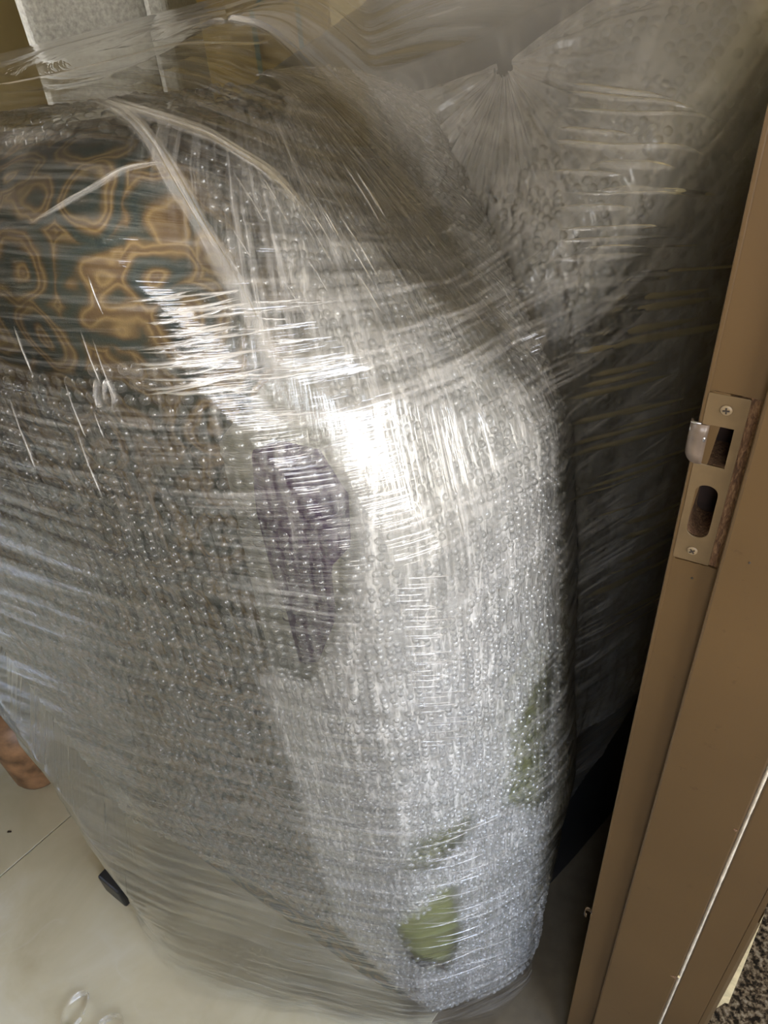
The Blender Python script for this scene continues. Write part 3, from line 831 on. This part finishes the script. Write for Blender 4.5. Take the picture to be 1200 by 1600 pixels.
# individual creases: long horizontals across the front, short ones along the corner, curved ones low on the right
def crease(p, q, w=.0022, bend=0, hgt=.0016):
    mx, my = (p[0] + q[0]) / 2, (p[1] + q[1]) / 2
    dx, dy = q[0] - p[0], q[1] - p[1]
    ribbon('crease', [p, (mx - dy * bend, my + dx * bend), q], w, hgt, MCre, 1, 14, .0006)
for k in range(46):
    x = random.uniform(190, 300); y = 455 + 165 * (k + random.random()) / 46
    l = random.uniform(50, 190)
    crease((x, y), (x + l, y - l * random.uniform(.05, .22)), random.uniform(.0014, .0036), random.uniform(.02, .07))
for k in range(30):
    x = random.uniform(330, 440); y = random.uniform(470, 660); l = random.uniform(40, 110)
    crease((x, y), (x + l, y - l * random.uniform(-.05, .2)), random.uniform(.0012, .0028), .03)
for k in range(34):
    y = 900 + 270 * (k + random.random()) / 34; x = 615 + (y - 900) * .18 + random.uniform(-12, 12); l = random.uniform(40, 95)
    crease((x, y), (x + l, y - l * .06), random.uniform(.0012, .0026), .03)
for k in range(24):
    y = 1290 + 250 * (k + random.random()) / 24; x = random.uniform(630, 690); l = random.uniform(60, 140)
    crease((x, y), (x + l, y - l * random.uniform(.16, .34)), random.uniform(.0010, .0022), .07)
for k in range(26):
    x = random.uniform(560, 720); y = random.uniform(600, 800); l = random.uniform(25, 80)
    crease((x, y), (x + l * .22, y + l), random.uniform(.0010, .0022), .02)
for k in range(22):
    x = random.uniform(330, 560); y = random.uniform(230, 420); l = random.uniform(40, 130)
    crease((x, y), (x + l * .62, y + l), random.uniform(.0010, .0024), -.03)
for k in range(9):
    x = random.uniform(10, 150); y = random.uniform(420, 700); l = random.uniform(50, 130)
    crease((x, y), (x + l * .38, y + l), random.uniform(.0008, .0020), .03)
ribbon('crease', [(-20, 142), (60, 128), (150, 108), (300, 72), (420, 48)], .008, .002, MCre, 1, 60)
# long soft pulls across the shaded side towards the door frame
MPull = mat_film('pulled_film_plastic', .16, .34, 120, 10, .8, .12, .3, 6.0, cover=1)
for k in range(44):
    y = 120 + 900 * (k + random.random()) / 44
    x = random.uniform(850, 960); l = random.uniform(110, 260)
    sl = -(y - 330) * .00075
    ribbon('pull_line', [(x, y), (x + l * .5, y + l * .5 * sl), (x + l, y + l * sl * 1.08)], random.uniform(.003, .011), .0012, MPull, 1, 16, .0008, soft=1.0)
# stood-up loop of loose film
lp_ = [(158, 578), (155, 605), (160, 630), (172, 622), (168, 600), (172, 585), (186, 618), (180, 642)]
ribbon('loose_film_tip', lp_[:4], .005, .006, MFold, 1, 30)
ribbon('loose_film_tip', lp_[3:], .005, .006, MFold, 1, 30)

# ------------------------------------------------------------------ other things in the room
def wrapped_block(name, lo, hi, rot, loc, mat, label, cat):
    n = 26
    bm = bbox_bm(lo, hi, .03, 4)
    bmesh.ops.subdivide_edges(bm, edges=bm.edges, cuts=6, use_grid_fill=True)
    for v in bm.verts:
        v.co += Vector(mnoise.noise_vector(v.co * 7)) * .012
    o = from_bm(name, bm, mat, None, True); o.location = loc; o.rotation_euler = (0, 0, rot)
    return tag(o, label, cat)
def polar(az, D, z=0): return (D * math.sin(math.radians(az)), D * math.cos(math.radians(az)), z)
x0, y0, _ = polar(-19.2, 1.75); x1, y1, _ = polar(-11.9, 1.75)
bl = empty('cabinet', ((x0 + x1) / 2, (y0 + y1) / 2 + .2, 0)); tag(bl, 'tall cabinet wrapped in grey foam sheet standing behind the sofa', 'cabinet')
b1 = wrapped_block('foam_wrap', (-.115, -.2, 0), (.12, .2, 1.75), 0, (0, 0, 0), M['foam'], None, None); b1.parent = bl
b2 = box('film_edge', (.118, -.205, 0), (.160, .16, 1.75), M['foam'], bl, .01)
x, y, _ = polar(-6.0, 2.15)
cb = empty('carton', (x + .03, y + .28, 0)); tag(cb, 'mustard brown carton with dark teal bands behind the sofa', 'carton')
box('panel', (-.15, -.2, 0), (.17, .2, 1.6), M['mustard'], cb, .006)
for q in (-.02, .09): box('band', (q, -.204, 0), (q + .012, .204, 1.604), M['teal'], cb)
# second piece of furniture at the left with its wooden leg
ar = empty('armchair', (-1.16, 1.10, 0)); tag(ar, 'grey foam wrapped armchair on a round wooden leg at the left', 'armchair')
b = wrapped_block('foam_wrap', (-.34, -.34, .20), (.34, .34, .80), 0, (0, 0, 0), M['foam'], None, None); b.parent = ar
def lathe(name, prof, n, mat, parent, loc):
    vs, fs = [], []
    for r, z in prof:
        for k in range(n): vs.append((r * math.cos(2 * math.pi * k / n), r * math.sin(2 * math.pi * k / n), z))
    for j in range(len(prof) - 1):
        for k in range(n): fs.append((j * n + k, j * n + (k + 1) % n, (j + 1) * n + (k + 1) % n, (j + 1) * n + k))
    fs.append(tuple(range(n))[::-1]); fs.append(tuple(range((len(prof) - 1) * n, len(prof) * n)))
    o = mesh(name, vs, fs, mat, parent, True); o.location = loc; return o
for dx, dy in ((.375, -.115), (-.28, -.28), (.28, .28), (-.28, .28)):
    lathe('leg', [(.036, 0), (.046, .004), (.052, .018), (.056, .12), (.060, .21)], 20, M['legwood'], ar, (dx, dy, 0))
# scraps of clear film curled on the tiles
MScrap = mat_film('scrap_film_plastic', .25, .7, 60, 200, 3.0, .06, .3, 8.0)
def scrap(px, py, r1, r2, rot, label):
    c = on_floor(px, py)
    n, m = 48, 5
    G = np.empty((m, n, 3))
    for j in range(m):
        for k in range(n):
            a = 2 * math.pi * k / (n - 1) * .97
            s = (j / (m - 1) - .5)
            rr1, rr2 = r1 + .006 * s * math.sin(a), r2 + .006 * s
            x_, y_ = rr1 * math.cos(a), rr2 * math.sin(a)
            z_ = .001 + .010 * (j / (m - 1)) + .004 * (1 + math.sin(2 * a + 1)) * .5
            G[j, k] = (c.x + x_ * math.cos(rot) - y_ * math.sin(rot), c.y + x_ * math.sin(rot) + y_ * math.cos(rot), z_)
    o = build_grid('plastic_scrap', G, MScrap, uv={'streak': np.stack(np.meshgrid(np.linspace(0, .3, n), np.linspace(0, .02, m)), -1)})
    return tag(o, label, 'film scrap', 'clear film scraps on the floor')
scrap(120, 1582, .017, .028, math.radians(-25), 'upright curl of clear film shining on the tiled floor')
scrap(175, 1606, .022, .014, math.radians(10), 'low curl of clear film cut by the lower edge of the picture')
tag(box('chip_of_dirt', (-.004, -.0015, 0), (.004, .0015, .002), M['slotdark'], bev=.0005), 'tiny dark crumb lying on the cream floor tile', 'crumb').location = on_floor(15, 1300)
